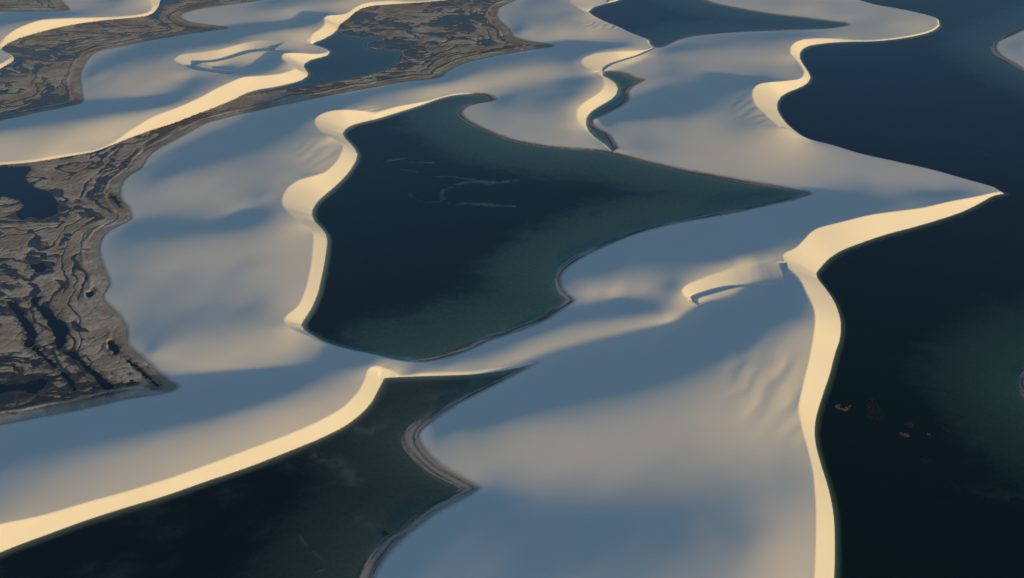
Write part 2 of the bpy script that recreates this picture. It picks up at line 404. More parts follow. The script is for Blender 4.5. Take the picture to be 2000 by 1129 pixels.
def snap_to(L):
    """pull the vertices next to a shoreline onto it, so that edges run clean"""
    for a, b in zip(L[:-1], L[1:]):
        R = 8.0
        r0 = np.searchsorted(ys, min(a[1], b[1]) - R); r1 = np.searchsorted(ys, max(a[1], b[1]) + R)
        if r1 <= r0 or r0 < 8 or r1 > NR - 26: continue
        xm, xM = min(a[0], b[0]) - R, max(a[0], b[0]) + R
        c0 = np.searchsorted(cx, min(xm / half[r0], xm / half[r1 - 1])); c1 = np.searchsorted(cx, max(xM / half[r0], xM / half[r1 - 1]))
        if c1 - c0 < 1 or c0 < 30 or c1 > NC - 30: continue
        x = X0[r0:r1, c0:c1]; y = Y0[r0:r1, c0:c1]
        ab = b - a
        hx = X0[r0:r1, c0 + 1:c1 + 1] - x; hy = (ys[r0:r1] - ys[r0 - 1:r1 - 1])[:, None]
        if abs(ab[0]) / hx.mean() > abs(ab[1]) / hy.mean():      # flat line: move along y
            tt = (x - a[0]) / ab[0]
            qx = x; qy = a[1] + tt * ab[1]; e = np.abs(qy - y) / hy
        else:
            tt = (y - a[1]) / ab[1]
            qy = y; qx = a[0] + tt * ab[0]; e = np.abs(qx - x) / hx
        k = (e <= 0.5) & (tt >= -0.02) & (tt <= 1.02) & (e < SE[r0:r1, c0:c1])
        qx = np.broadcast_to(qx, x.shape); qy = np.broadcast_to(qy, x.shape)
        SE[r0:r1, c0:c1][k] = e[k]; VX[r0:r1, c0:c1][k] = qx[k]; VY[r0:r1, c0:c1][k] = qy[k]
X0, Y0 = VX.copy(), VY.copy()
SE = np.full((NR, NC), 9.0)
for L_, _b in toes.values(): snap_to(L_)
for L_ in winds.values(): snap_to(L_)

YC = 0.5 * (ys[1:] + ys[:-1])
XC = 0.25 * (X0[1:, 1:] + X0[:-1, 1:] + X0[1:, :-1] + X0[:-1, :-1])
def inside(P, yy=None, xx=None):
    """vertices (or cells) of the terrain sheet inside a closed outline"""
    P = np.asarray(P)
    yy = ys if yy is None else yy; xx = X0 if xx is None else xx
    r0 = np.searchsorted(yy, P[:, 1].min()); r1 = np.searchsorted(yy, P[:, 1].max())
    M = np.zeros(xx.shape, bool)
    x0, y0 = P[:, 0], P[:, 1]
    x1, y1 = np.roll(x0, -1), np.roll(y0, -1)
    for r in range(r0, r1):
        y = yy[r]
        k = (y0 > y) != (y1 > y)
        if not k.any(): continue
        xs = np.sort((x1[k] - x0[k]) * (y - y0[k]) / (y1[k] - y0[k]) + x0[k])
        M[r] = (np.searchsorted(xs, xx[r]) % 2) == 1
    return M
def inside_c(P):
    return inside(P, YC, XC)

def poly(*pieces):
    return np.vstack([unproj(np.array(p, float)) if not isinstance(p, np.ndarray) else p for p in pieces])

T_ = {k: v[0] for k, v in toes.items()}
LAGOONS = {
    'C': poly(T_['C'], winds['C']),
    'B': poly(T_['B'], [(-400,1400),(690,1400)], winds['B']),
    'R': poly(T_['R'], [(1605,1400),(2600,1400),(2600,900)], winds['F'][::-1], [(2600,640),(2600,378)]),
    'U': poly(T_['R2'], [(1560,-75),(2300,-75)], winds['E'], [(2600,300),(2600,377.5)]),
    'T': poly(T_['T'], winds['T']),
    'P': poly(unproj(smooth_line(POND)), winds['P']),
    'Q': None,
}
FLATS = {
    'TL': poly([(-320,-60)], winds['TLT'][::-1]),
    'UL': poly(T_['TL'], winds['L']),
    'C': poly(T_['L'], winds['M'][::-1]),
}
tl = T_['L']; qa = unproj([(481, 182)])[0]; qb = unproj([(659, 57)])[0]
ia = np.hypot(*(tl - qa).T).argmin(); ib = np.hypot(*(tl - qb).T).argmin()
WQ = unproj(smooth_line(WIND_Q))
LAGOONS['Q'] = poly(tl[ia:ib + 1], WQ)
lag = {k: inside(v) for k, v in LAGOONS.items()}
flat = {k: inside(v) for k, v in FLATS.items()}
in_lag = np.zeros((NR, NC), bool)
for m in lag.values(): in_lag |= m
in_flat = np.zeros((NR, NC), bool)
for m in flat.values(): in_flat |= m
in_flat &= ~in_lag

lagc = {k: inside_c(v) for k, v in LAGOONS.items()}; flatc = {k: inside_c(v) for k, v in FLATS.items()}
RS, RW = 45.0, 220.0
S = np.full((NR, NC), 99.0)
ds = np.full((NR, NC), RS)
for nm, (L, base) in toes.items():
    d, hb = dist_field(L, RS, base)
    S = np.minimum(S, np.where(d < RS, hb + TAN * d, 99.0))
    if nm not in ('HL', 'HR'):
        ds = np.minimum(ds, d)
dw = np.full((NR, NC), RW)
for nm, L in winds.items():
    dw = np.minimum(dw, dist_field(L, 70.0))
far_d = np.full(gxx.shape, 1e9)
for q in np.vstack([resample(L, 10.0) for L in winds.values()]):
    np.minimum(far_d, (gxx - q[0])**2 + (gyy - q[1])**2, out=far_d)
dw = np.where(dw < 69.9, dw, np.clip(bspline(np.sqrt(far_d), VX, VY), 69.9, RW))

Wd = bspline(WG, VX, VY)
dw = np.where(lag['Q'], dist_field(WQ, RW), dw)

ac = np.vstack([resample(c, 8.0) for c in crests.values()])
dc = np.full(gxx.shape, 1e9)
for q in ac:
    np.minimum(dc, (gxx - q[0])**2 + (gyy - q[1])**2, out=dc)
dc = np.sqrt(dc)
# the back surface has to meet every crest at its height
for sig in (25.0, 11.0, 8.0, 8.0, 8.0):
    res = ac[:, 2] - bspline(WG, ac[:, 0], ac[:, 1])
    num = np.zeros(gxx.shape); den = np.full(gxx.shape, 1e-9)
    for (qx, qy, _), r_ in zip(ac, res):
        i0 = max(int((qx - 3.2 * sig - GX0) / GS), 0); i1 = int((qx + 3.2 * sig - GX0) / GS) + 2
        j0 = max(int((qy - 3.2 * sig - GY0) / GS), 0); j1 = int((qy + 3.2 * sig - GY0) / GS) + 2
        w = np.exp(-0.5 * ((gxx[j0:j1, i0:i1] - qx)**2 + (gyy[j0:j1, i0:i1] - qy)**2) / sig**2)
        num[j0:j1, i0:i1] += w * r_; den[j0:j1, i0:i1] += w
    WG = WG + num / den * np.exp(-0.5 * (dc / (1.3 * sig))**2)
Wd = bspline(WG, VX, VY)
DCV = bspline(dc, VX, VY)

# blowout hummocks near some crests
def hummocks(c, r, amp, wl, ang, z=7.0, seed=1):
    p = unproj([c], z)[0]
    dx, dy = VX - p[0], VY - p[1]
    m = np.exp(-((dx / r[0])**2 + (dy / r[1])**2))
    ca, sa = math.cos(ang), math.sin(ang)
    u = dx * ca + dy * sa; v = -dx * sa + dy * ca
    wob = (fbm(dx / 40 + 5, dy / 40 + 9, 2, seed) - 0.5) * 16
    h = 0.45 * np.sin((u + wob) * 2 * math.pi / wl) * (0.3 + 1.2 * vnoise(v / 26 + 3, u / 26, seed + 3)) + 2.2 * (vnoise((u + wob) / wl * 2.1 + 40, v / (1.9 * wl) + 40, seed + 7) - 0.5)
    return amp * m * h
near = (VY > 450) & (VY < 2300)
for a in [((1505,765),(32,55),0.40,23,-0.55),((1468,222),(20,46),0.30,19,-0.7),((625,300),(24,36),0.24,19,-0.35),((715,212),(28,12),0.25,10,-0.8),((1180,45),(40,20),.3,13,-0.4)]:
    Wd = Wd + hummocks(*a)
Wd = Wd + (fbm(VX / 120 + 3, VY / 120, 3, 41) - 0.5) * 1.4 * sstep(1.0, 4.0, Wd) * sstep(5, 40, DCV)

# windward shores: rise gently and always above the water
floor_ = 0.12 + 0.5 * (1 - np.exp(-dw / 30))
Tw = smax(Wd, floor_, 1.0)
cap = 0.3 + 0.34 * dw + 30 * sstep(-5, 15, dw - ds) * sstep(45, 30, ds)
Tw = np.where(dw < RW, smin(Tw, np.maximum(cap, 0), 0.8), Tw)
T = np.minimum(Tw, S)
for nm, tn in [('TL','TL'),('TL2','TL'),('L1','L'),('L2','L'),('HL','HL'),('C','C'),('B','B'),('R','R'),('R2','R2'),('T','T'),('P','P'),('HR','HR')]:
    c = crests[nm][:, :2]; L, base = toes[tn]
    a = np.hypot(*(L - c[0]).T).argmin(); b = np.hypot(*(L - c[-1]).T).argmin()
    seg = L[min(a, b):max(a, b) + 1]
    m = inside(np.vstack([c, seg[::-1] if a <= b else seg]))
    dt, base = dist_field(L, 60.0, base); dcr, hc = dist_field(c, 60.0, crests[nm][:, 2])
    m &= (dt < 60) & (dcr < 60)
    face = base + np.maximum(hc - base, 0.3) * dt / (dt + dcr + 1e-6)       # even slope from crest to foot
    T = np.where(m, face, T)

# lagoon beds
nb = fbm(VX / 38, VY / 26, 4, 7)
maxd = 2.4 + 1.2 * (nb - 0.5)
zs = -0.42 * ds
bank = np.full((NR, NC), 4.0); deep = np.full((NR, NC), 2.4)
for k_, h_, d_ in (('B', 9.0, 1.6), ('C', 5.0, 2.3), ('U', 6.0, 2.6), ('R', 6.0, 2.2), ('T', 4.0, 2.2), ('P', 5.0, 0.9), ('Q', 3.0, 0.8)):
    bank[lag[k_]] = h_; deep[lag[k_]] = d_
BW = [(1010,728,2),(978,745,2.5),(899,785,4),(839,825,9),(815,860,16),(843,897,13),(880,925,10),(925,950,13),(885,985,5),(818,1025,7),(744,1096,10),(700,1200,10)]
num = 0; den = 1e-9
for x_, y_, b_ in BW:
    q = unproj([(x_, y_)])[0]
    w_ = 1 / ((VX - q[0])**2 + (VY - q[1])**2 + 100.0)**1.5
    num = num + w_ * b_; den = den + w_
bank = np.where(lag['B'], num / den, bank * (0.35 + 1.3 * fbm(VX / 60, VY / 60, 2, 19)))
zw = 0.2 - 0.2 * dw / bank
zw = np.where(dw > bank, -0.030 * np.minimum(dw - bank, 14) - 0.013 * np.maximum(dw - bank - 14, 0), zw) + (fbm(VX / 14, VY / 14, 3, 91) - 0.5) * 0.05
maxd = deep * (0.72 + 0.56 * nb)
zw = np.where(dw >= RW, -9, zw)
bed = smax(smax(zs, zw, 0.25) , -maxd, 0.5)
bed = np.where(ds < 3, np.maximum(bed, zs), bed)
BARS = [([(1010,402),(985,400),(950,398),(915,396),(885,397),(866,388),(862,377),(870,367),(895,358),(925,352),(960,355)], 5.5), ([(848,343),(880,343),(915,348),(960,354),(1010,351)], 3.5), ([(755,313),(790,307)], 4), ([(800,315),(846,316)], 3),
        ([(798,376),(806,384),(830,392),(866,390)], 3), ([(780,328),(815,334)], 3), ([(580,1038),(596,1062),(618,1082),(636,1098),(640,1108),(612,1116)], 1.1), ([(700,1010),(722,1024),(735,1030)], 4.0),
        ([(1660,880),(1720,895),(1780,925),(1850,980)], 6), ([(1800,890),(1830,925),(1880,950),(1950,966),(2050,970)], 8), ([(1700,980),(1740,1000)], 5), ([(690,835),(720,840),(760,822)], 5), ([(840,780),(880,762),(930,745)], 7), ([(620,890),(660,905),(690,940)], 8),
        ([(1655,300),(1700,310)], 5), ([(1640,160),(1720,165)], 5), ([(1780,200),(1830,203)], 4), ([(1880,285),(1930,300)], 7), ([(1960,378),(2010,374),(2100,370)], 14)]
silt = np.zeros((NR, NC))
for P, w_ in BARS:
    L = unproj(smooth_line(P, 6))
    d = dist_field(L, w_ * 3.2)
    k = np.exp(-(d / (w_ * (0.45 + 1.1 * fbm(VX / 11, VY / 11, 3, 29))))**2)
    silt = np.maximum(silt, np.where(d < w_ * 3.1, k, 0))
silt *= np.where(lag['R'], 0.45, 1.0) * in_lag * sstep(0.22, 0.62, fbm(VX / 9, VY / 6, 4, 31) + np.where(lag['C'], 0.12, 0.0))
bed = np.where(bed < -0.6, bed * (1 - 0.5 * silt), bed)
T = np.where(in_lag, bed, T)

# mud flats
fx, fy = VX[in_flat], VY[in_flat]
dwf, dsf = dw[in_flat], ds[in_flat]
wx = fx + 34 * (fbm(fx / 40, fy / 40, 4, 3) - 0.5); wy = fy + 34 * (fbm(fx / 40 + 50, fy / 40, 4, 4) - 0.5)
al = (0.45 * wx + wy)                                        # runs across the valley floor
f1, f2, cid = voronoi(wx / 17, wy / 11, 2)
crack = sstep(0.02, 0.13, f2 - f1)
nearsh = np.exp(-(dwf / 75)**2)
u = dwf + 16 * (fbm(fx / 30, fy / 30, 3, 12) - 0.5)
st1 = fbm(u / 15, al / 120, 3, 21)
st2 = fbm(wx / 70, wy / 22, 4, 22)
streak = st1 * nearsh + st2 * (1 - nearsh)
big = fbm(fx / 95 + 9, fy / 70, 4, 33)
chan = np.abs(streak - 0.5)
lev = sstep(0.015, 0.075, chan) * sstep(0.27, 0.46, big + 0.55 * (streak - 0.5) + 0.5 * (fbm(wx / 16, wy / 5, 4, 23) - 0.5))
lev = lev * (0.45 + 0.55 * crack)
relief = 0.5 + 0.5 * cid
lev = np.maximum(lev, 0.9 * np.exp(-(dwf / 13)**2))
ridge_ = np.exp(-((dwf - 17 - 5 * (fbm(fx / 22, fy / 22, 2, 71) - .5)) / 2.2)**2)   # wave-cast shore ridge
fine = fbm(fx / 3.2, fy / 2.6, 4, 77)
zm = -0.16 + 0.46 * lev * (0.55 + 0.45 * relief) + (fine - 0.5) * 0.26 + 0.45 * ridge_
# traced pools lie a little lower
pool_poly = [unproj(smooth_line(P, 4, True)) for P in POOLS]
poolm = np.zeros((NR, NC)); pool_near = np.zeros((NR, NC))     # water, and the damp mud round it
for P in pool_poly:
    m = inside(P); d = dist_field(np.vstack([P, P[:1]]), 14.0)
    jag = (fbm(VX / 5, VY / 5, 3, 55) - 0.5) * 5
    q = np.where(m, d, -d) + np.where(np.abs(d) < 12, jag, 0)
    np.maximum(poolm, sstep(-1.0, 2.5, q) * (d < 12) + (m & (d >= 12)), out=poolm)
    np.maximum(pool_near, sstep(-13, 0, q + 1.5 * np.where(np.abs(d) < 14, jag, 0)) * (d < 14) + (m & (d >= 14)), out=pool_near)
pm = poolm[in_flat]
zm = zm * (1 - pm) - 0.75 * pm
lev = lev * (1 - 0.9 * pm) * (1 - 0.6 * pool_near[in_flat])
k = sstep(0, 4, dsf); zm = 0.12 * (1 - k) + zm * k
T[in_flat] = zm
mudlev = np.zeros((NR, NC)); mudlev[in_flat] = np.clip(lev * (0.4 + 0.6 * relief) + 0.3 * ridge_, 0, 1)

# beyond the surveyed area the dune field simply goes on
edge = np.maximum(np.maximum(sstep(1.12, 1.30, np.abs(cx))[None, :], sstep(2230, 2500, ys)[:, None]), 1 - sstep(430, 490, ys)[:, None])
far = 2.0 + 7.0 * fbm(VX / 260, VY / 260, 3, 61)
T = T * (1 - edge) + far * edge
in_lag &= edge < 0.3
in_flat &= edge < 0.3

# ------------------------------------------------------------------ materials
def mat(name):
    m = bpy.data.materials.new(name); m.use_nodes = True
    nt = m.node_tree; nt.nodes.clear()
    out = nt.nodes.new('ShaderNodeOutputMaterial')
    return m, nt, out
def N(nt, t, **kw):
    n = nt.nodes.new(t)
    for k, v in kw.items(): setattr(n, k, v)
    return n
def noise(nt, scale, detail=4, vec=None, rough=0.55, dist=0.0):
    n = N(nt, 'ShaderNodeTexNoise'); n.inputs['Scale'].default_value = scale; n.inputs['Detail'].default_value = detail
    n.inputs['Roughness'].default_value = rough; n.inputs['Distortion'].default_value = dist
    if vec: nt.links.new(vec, n.inputs['Vector'])
    return n.outputs['Fac']
def mixc(nt, fac, a, b):
    m = N(nt, 'ShaderNodeMix', data_type='RGBA')
    for s, v in ((0, fac), (6, a), (7, b)):
        if isinstance(v, (tuple, float, int)):
            m.inputs[s].default_value = (*v, 1) if isinstance(v, tuple) else v
        else: nt.links.new(v, m.inputs[s])
    return m.outputs[2]
def ramp(nt, v, a, b, lo=0.0, hi=1.0):
    m = N(nt, 'ShaderNodeMapRange'); nt.links.new(v, m.inputs[0])
    for i, q in enumerate((a, b, lo, hi)): m.inputs[i + 1].default_value = q
    m.interpolation_type = 'SMOOTHSTEP'
    return m.outputs[0]
def math_(nt, op, a, b=None):
    m = N(nt, 'ShaderNodeMath', operation=op)
    for i, v in enumerate((a, b)):
        if v is None: continue
        if isinstance(v, (int, float)): m.inputs[i].default_value = v
        else: nt.links.new(v, m.inputs[i])
    return m.outputs[0]
def attr(nt, name):
    a = N(nt, 'ShaderNodeAttribute'); a.attribute_name = name
    return a.outputs['Fac']
def coords(nt, sx=1, sy=1, sz=1):
    tc = N(nt, 'ShaderNodeTexCoord'); mp = N(nt, 'ShaderNodeMapping'); mp.inputs['Scale'].default_value = (sx, sy, sz)
    nt.links.new(tc.outputs['Object'], mp.inputs[0])
    return mp.outputs[0]
def bump(nt, h, strength, dist):
    b = N(nt, 'ShaderNodeBump'); b.inputs['Strength'].default_value = strength; b.inputs['Distance'].default_value = dist
    nt.links.new(h, b.inputs['Height'])
    return b.outputs[0]

def sand_material():
    m, nt, out = mat('sand')
    p = N(nt, 'ShaderNodeBsdfPrincipled'); nt.links.new(p.outputs[0], out.inputs[0])
    p.inputs['Roughness'].default_value = 0.95; p.inputs['Specular IOR Level'].default_value = 0.1
    v = coords(nt)
    big = noise(nt, 0.012, 3, v); fine = noise(nt, 0.35, 5, v)
    c = mixc(nt, big, (0.66, 0.60, 0.51), (0.71, 0.65, 0.565))
    c = mixc(nt, math_(nt, 'MULTIPLY', fine, 0.18), c, (0.55, 0.49, 0.41))
    w = attr(nt, 'wet')
    c = mixc(nt, w, c, (0.25, 0.205, 0.165))
    nt.links.new(c, p.inputs['Base Color'])
    rip = noise(nt, 0.5, 4, coords(nt, 0.35, 1, 1))
    nt.links.new(bump(nt, rip, 0.25, 0.12), p.inputs['Normal'])
    return m

def mud_material():
    m, nt, out = mat('mud')
    p = N(nt, 'ShaderNodeBsdfPrincipled'); nt.links.new(p.outputs[0], out.inputs[0])
    v = coords(nt)
    lv = attr(nt, 'level')
    n1 = noise(nt, 0.09, 6, v, 0.65, 0.6); n2 = noise(nt, 0.5, 5, v, 0.7)
    k = math_(nt, 'ADD', lv, math_(nt, 'MULTIPLY', math_(nt, 'SUBTRACT', n2, 0.5), 0.55))
    k = ramp(nt, k, 0.04, 0.56)
    dark = mixc(nt, ramp(nt, n1, 0.45, 0.65), (0.030, 0.024, 0.019), (0.085, 0.055, 0.033))
    pale = mixc(nt, ramp(nt, n1, 0.3, 0.7), (0.50, 0.42, 0.325), (0.35, 0.272, 0.198))
    slow = noise(nt, 0.022, 4, v, 0.6, 0.4)
    pale = mixc(nt, ramp(nt, slow, 0.38, 0.62), pale, (0.30, 0.225, 0.16))
    mid = mixc(nt, ramp(nt, n2, 0.3, 0.7), (0.15, 0.105, 0.068), (0.22, 0.165, 0.115))
    c = mixc(nt, ramp(nt, k, 0.0, 0.5), dark, mid)
    c = mixc(nt, ramp(nt, k, 0.35, 1.0), c, pale)
    nt.links.new(c, p.inputs['Base Color'])
    nt.links.new(ramp(nt, k, 0.0, 1.0, 0.35, 0.95), p.inputs['Roughness'])
    p.inputs['Specular IOR Level'].default_value = 0.25
    nt.links.new(bump(nt, n2, 0.6, 0.35), p.inputs['Normal'])
    return m

def bed_material():
    m, nt, out = mat('lagoon_bed')
    p = N(nt, 'ShaderNodeBsdfPrincipled'); nt.links.new(p.outputs[0], out.inputs[0])
    p.inputs['Roughness'].default_value = 0.9; p.inputs['Specular IOR Level'].default_value = 0.1
    v = coords(nt)
    w = attr(nt, 'wet'); al = attr(nt, 'algae')
    n1 = noise(nt, 0.03, 6, coords(nt, 0.6, 1, 1), 0.62, 0.8)
    n2 = noise(nt, 0.3, 5, v, 0.7)
    sl = attr(nt, 'silt')
    c = mixc(nt, ramp(nt, n2, 0.3, 0.7), (0.24, 0.25, 0.19), (0.19, 0.19, 0.14))
    c = mixc(nt, sl, c, (0.31, 0.31, 0.24))
    c = mixc(nt, attr(nt, 'sandy'), c, (0.50, 0.45, 0.37))
    bk = mixc(nt, ramp(nt, math_(nt, 'ADD', attr(nt, 'strand'), math_(nt, 'MULTIPLY', math_(nt, 'SUBTRACT', n2, 0.5), 0.5)), 0.3, 0.72), (0.36, 0.305, 0.25), (0.13, 0.104, 0.083))
    c = mixc(nt, w, c, bk)
    a2 = math_(nt, 'ADD', al, math_(nt, 'MULTIPLY', math_(nt, 'SUBTRACT', n1, 0.5), 0.9))
    a2 = math_(nt, 'ADD', a2, math_(nt, 'MULTIPLY', math_(nt, 'SUBTRACT', n2, 0.5), 0.35))
    a2 = math_(nt, 'MULTIPLY', ramp(nt, a2, 0.25, 0.85), ramp(nt, al, 0.0, 0.2))
    c = mixc(nt, a2, c, (0.035, 0.042, 0.028))
    nt.links.new(c, p.inputs['Base Color'])
    return m

def water_material(name, body, tint, clarity):
    m, nt, out = mat(name)
    d = attr(nt, 'depth')
    tr = N(nt, 'ShaderNodeBsdfTransparent'); tr.inputs[0].default_value = (*tint, 1)
    df = N(nt, 'ShaderNodeBsdfDiffuse'); df.inputs[0].default_value = (*body, 1)
    mx = N(nt, 'ShaderNodeMixShader')
    e = math_(nt, 'POWER', 2.718, math_(nt, 'MULTIPLY', d, -clarity))
    nt.links.new(math_(nt, 'SUBTRACT', 1.0, e), mx.inputs[0])
    nt.links.new(tr.outputs[0], mx.inputs[1]); nt.links.new(df.outputs[0], mx.inputs[2])
    gl = N(nt, 'ShaderNodeBsdfGlossy'); gl.inputs['Roughness'].default_value = 0.06
    fr = N(nt, 'ShaderNodeFresnel'); fr.inputs['IOR'].default_value = 1.33
    ge = N(nt, 'ShaderNodeNewGeometry')
    ior = N(nt, 'ShaderNodeMix', data_type='FLOAT'); nt.links.new(ge.outputs['Backfacing'], ior.inputs[0])
    ior.inputs[2].default_value = 1.33; ior.inputs[3].default_value = 1 / 1.33     # the same loss for light coming back up
    nt.links.new(ior.outputs[0], fr.inputs['IOR'])
    rip = noise(nt, 0.8, 3, coords(nt, 1.0, 0.5, 1))
    b = bump(nt, rip, 0.06, 0.06)
    nt.links.new(b, gl.inputs['Normal']); nt.links.new(b, fr.inputs['Normal'])
    m2 = N(nt, 'ShaderNodeMixShader')
    nt.links.new(fr.outputs[0], m2.inputs[0]); nt.links.new(mx.outputs[0], m2.inputs[1]); nt.links.new(gl.outputs[0], m2.inputs[2])
    nt.links.new(m2.outputs[0], out.inputs[0])
    return m

M_SAND, M_MUD, M_BED = sand_material(), mud_material(), bed_material()
M_WATER = {
    'C': water_material('lagoon_water_teal', (0.010, 0.022, 0.026), (0.78, 0.95, 0.88), 0.34),
    'B': water_material('lagoon_water_black', (0.008, 0.011, 0.012), (0.74, 0.80, 0.74), 0.5),
    'R': water_material('lagoon_water_green', (0.007, 0.016, 0.013), (0.64, 0.80, 0.68), 0.5),
    'U': water_material('lagoon_water_navy', (0.008, 0.018, 0.028), (0.66, 0.84, 0.86), 0.45),
}
M_WATER['T'] = M_WATER['U']; M_WATER['P'] = M_WATER['C']; M_WATER['Q'] = M_WATER['U']; M_WATER['flat'] = water_material('pool_water', (0.012, 0.016, 0.020), (0.62, 0.66, 0.66), 2.5)

# ------------------------------------------------------------------ vertex attributes of the terrain
shore_n = fbm(VX / 9, VY / 9, 3, 15)
wet = np.where(in_lag, sstep(-0.16, 0.02, T), sstep(3.5 + 4 * shore_n, 0, dw) * 0.7)
wet = np.where(ds < 6, wet * sstep(0, 6, ds), wet)
strand = fbm(dw / 2.4 + 1.5 * fbm(VX / 25, VY / 25, 2, 83), (VX + VY) / 45, 3, 84)
sandy = np.where(in_lag, sstep(9, 2, ds), 0)
algae = np.where(in_lag, sstep(0.5, 2.0, -T), 0) * (1 - 0.75 * sstep(9, 3, ds))

# normals of the whole sheet, so that neighbouring objects shade as one
def grid_normals():
    P = np.stack([VX, VY, T], -1)
    du = np.empty_like(P); dv = np.empty_like(P)
    du[:, 1:-1] = P[:, 2:] - P[:, :-2]; du[:, 0] = P[:, 1] - P[:, 0]; du[:, -1] = P[:, -1] - P[:, -2]
    dv[1:-1] = P[2:] - P[:-2]; dv[0] = P[1] - P[0]; dv[-1] = P[-1] - P[-2]
    n = np.cross(du, dv)
    return n / np.linalg.norm(n, axis=-1, keepdims=True)
NORM = grid_normals()

VI = np.arange(NR * NC).reshape(NR, NC)
def tag(o, label=None, cat=None, group=None, kind=None):
    for k, v in (('label', label), ('category', cat), ('group', group), ('kind', kind)):
        if v: o[k] = v
    return o

def grid_object(name, fmask, Z, material, attrs, use_normals=True):
    """object from the cells of the terrain sheet selected by fmask (NR-1, NC-1)"""
    r, c = np.nonzero(fmask)
    if len(r) == 0: return None
    quads = np.stack([VI[r, c], VI[r, c + 1], VI[r + 1, c + 1], VI[r + 1, c]], 1)
    used, inv = np.unique(quads, return_inverse=True)
    quads = inv.reshape(-1, 4).astype(np.int32)
    me = bpy.data.meshes.new(name)
    nv, nf = len(used), len(quads)
    me.vertices.add(nv); me.loops.add(nf * 4); me.polygons.add(nf)
    co = np.column_stack([VX.ravel()[used], VY.ravel()[used], Z.ravel()[used]]).astype(np.float32)
    me.vertices.foreach_set('co', co.ravel())
    me.loops.foreach_set('vertex_index', quads.ravel())
    me.polygons.foreach_set('loop_start', np.arange(0, nf * 4, 4, dtype=np.int32))
    me.update(calc_edges=True)
    me.shade_smooth()
    for an, av in attrs.items():
        a = me.attributes.new(an, 'FLOAT', 'POINT')
        a.data.foreach_set('value', av.ravel()[used].astype(np.float32))
    if use_normals:
        me.normals_split_custom_set_from_vertices(NORM.reshape(-1, 3)[used].astype(np.float32))
    me.materials.append(material)
    o = bpy.data.objects.new(name, me)
    scene.collection.objects.link(o)
    return o

def cell(m):   # vertex mask -> cell mask by the cell's first corner
    return m[:-1, :-1]

# which dune a cell belongs to: the ground between one line of lagoons and the next
DUNES = [
    ('sand_dune', poly([(-320,-60),(-320,240)], T_['TL'][::-1]), 'pale dune with golden slip face in the top left corner'),
    ('sand_dune', poly(winds['L'], T_['L'][::-1]), 'long upper left dune with hollow and looping bright crest'),
    ('sand_dune', poly(winds['M'][::-1], T_['B'][::-1][:-1], T_['C'][::-1][:-1], [(990,205),(1190,296)], T_['P'][::-1], T_['T'][::-1]), 'wide grey-blue dune between the mud flat and the central lagoon'),
    ('sand_dune', poly([(690,1300)], winds['B'], [(900,720),(811,707)], winds['C'], ), 'x'),
]
lab = np.full((NR, NC), 3)
for i in (0, 1, 2):
    lab[inside(DUNES[i][1])] = i
inE = inside(poly(winds['E'], [(2600,330),(2600,-20)])); inF = inside(poly(winds['F'], [(2600,900),(2600,640)]))
lab[inE] = 4; lab[inF] = 5
lab[edge > 0.3] = 6
labels = ['pale dune with golden slip face in the top left corner',
          'long upper left dune with a hollow and a looping golden crest',
          'wide grey-blue dune between the left mud flat and the central lagoon',
          'largest dune, right of the central lagoon, with long golden slip face',
          'pale dune tip at the upper right edge beside the navy lagoon',
          'small dune tip at the right edge beside the green-black lagoon',
          'open dune field beyond the lagoons']
lag_cells = np.zeros((NR - 1, NC - 1), bool); flat_cells = lag_cells.copy()
for m in lagc.values(): lag_cells |= m
for m in flatc.values(): flat_cells |= m
ok_cells = cell(edge < 0.3)
lag_cells &= ok_cells; flat_cells &= ok_cells & ~lag_cells
sand_cells = ~lag_cells & ~flat_cells
zlow = np.minimum(np.minimum(T[:-1, :-1], T[1:, :-1]), np.minimum(T[:-1, 1:], T[1:, 1:]))
for i in range(7):
    o = grid_object('sand_dune' if i < 6 else 'dune_field', sand_cells & (cell(lab) == i), T, M_SAND, {'wet': wet})
    if o: tag(o, labels[i], 'dune' if i < 6 else 'dune field', kind='structure')
flat_lab = {'TL': 'dark mud patch in the top left corner behind the dune', 'UL': 'upper left mud flat with creeks between two dunes', 'C': 'brown banded mud flat running from the left edge to top centre'}
taken = np.zeros((NR - 1, NC - 1), bool)
for k, m in flatc.items():
    mm = m & flat_cells & ~taken; taken |= mm
    o = grid_object('mud_flat', mm, T, M_MUD, {'level': mudlev})
    if o: tag(o, flat_lab[k], 'mud flat', kind='structure')
PZ = -0.30
for P, lb in zip(pool_poly, POOL_LABELS):
    m = inside_c(np.array(P)); 
    # grow by a few cells so that the sheet reaches the bank
    for _ in range(4):
        g = m.copy(); g[1:] |= m[:-1]; g[:-1] |= m[1:]; g[:, 1:] |= m[:, :-1]; g[:, :-1] |= m[:, 1:]; m = g
    o = grid_object('pool', m & flat_cells & (zlow < PZ), np.full_like(T, PZ), M_WATER['flat'], {'depth': np.maximum(PZ - T, 0)}, False)
    if o: tag(o, lb, 'pool', 'pools in the mud flats', 'structure')
lag_lab = {'C': 'large teal lagoon in the middle of the picture', 'B': 'black lagoon at the bottom left below the golden slip face', 'R': 'green-black lagoon at the right below the dune point',
           'U': 'navy lagoon at the upper right above the dune point', 'T': 'pointed blue lagoon at the top right of centre', 'P': 'narrow winding pond under the upper crest', 'Q': 'shallow slate-blue lagoon beside the mud at top left of centre'}
taken[:] = False
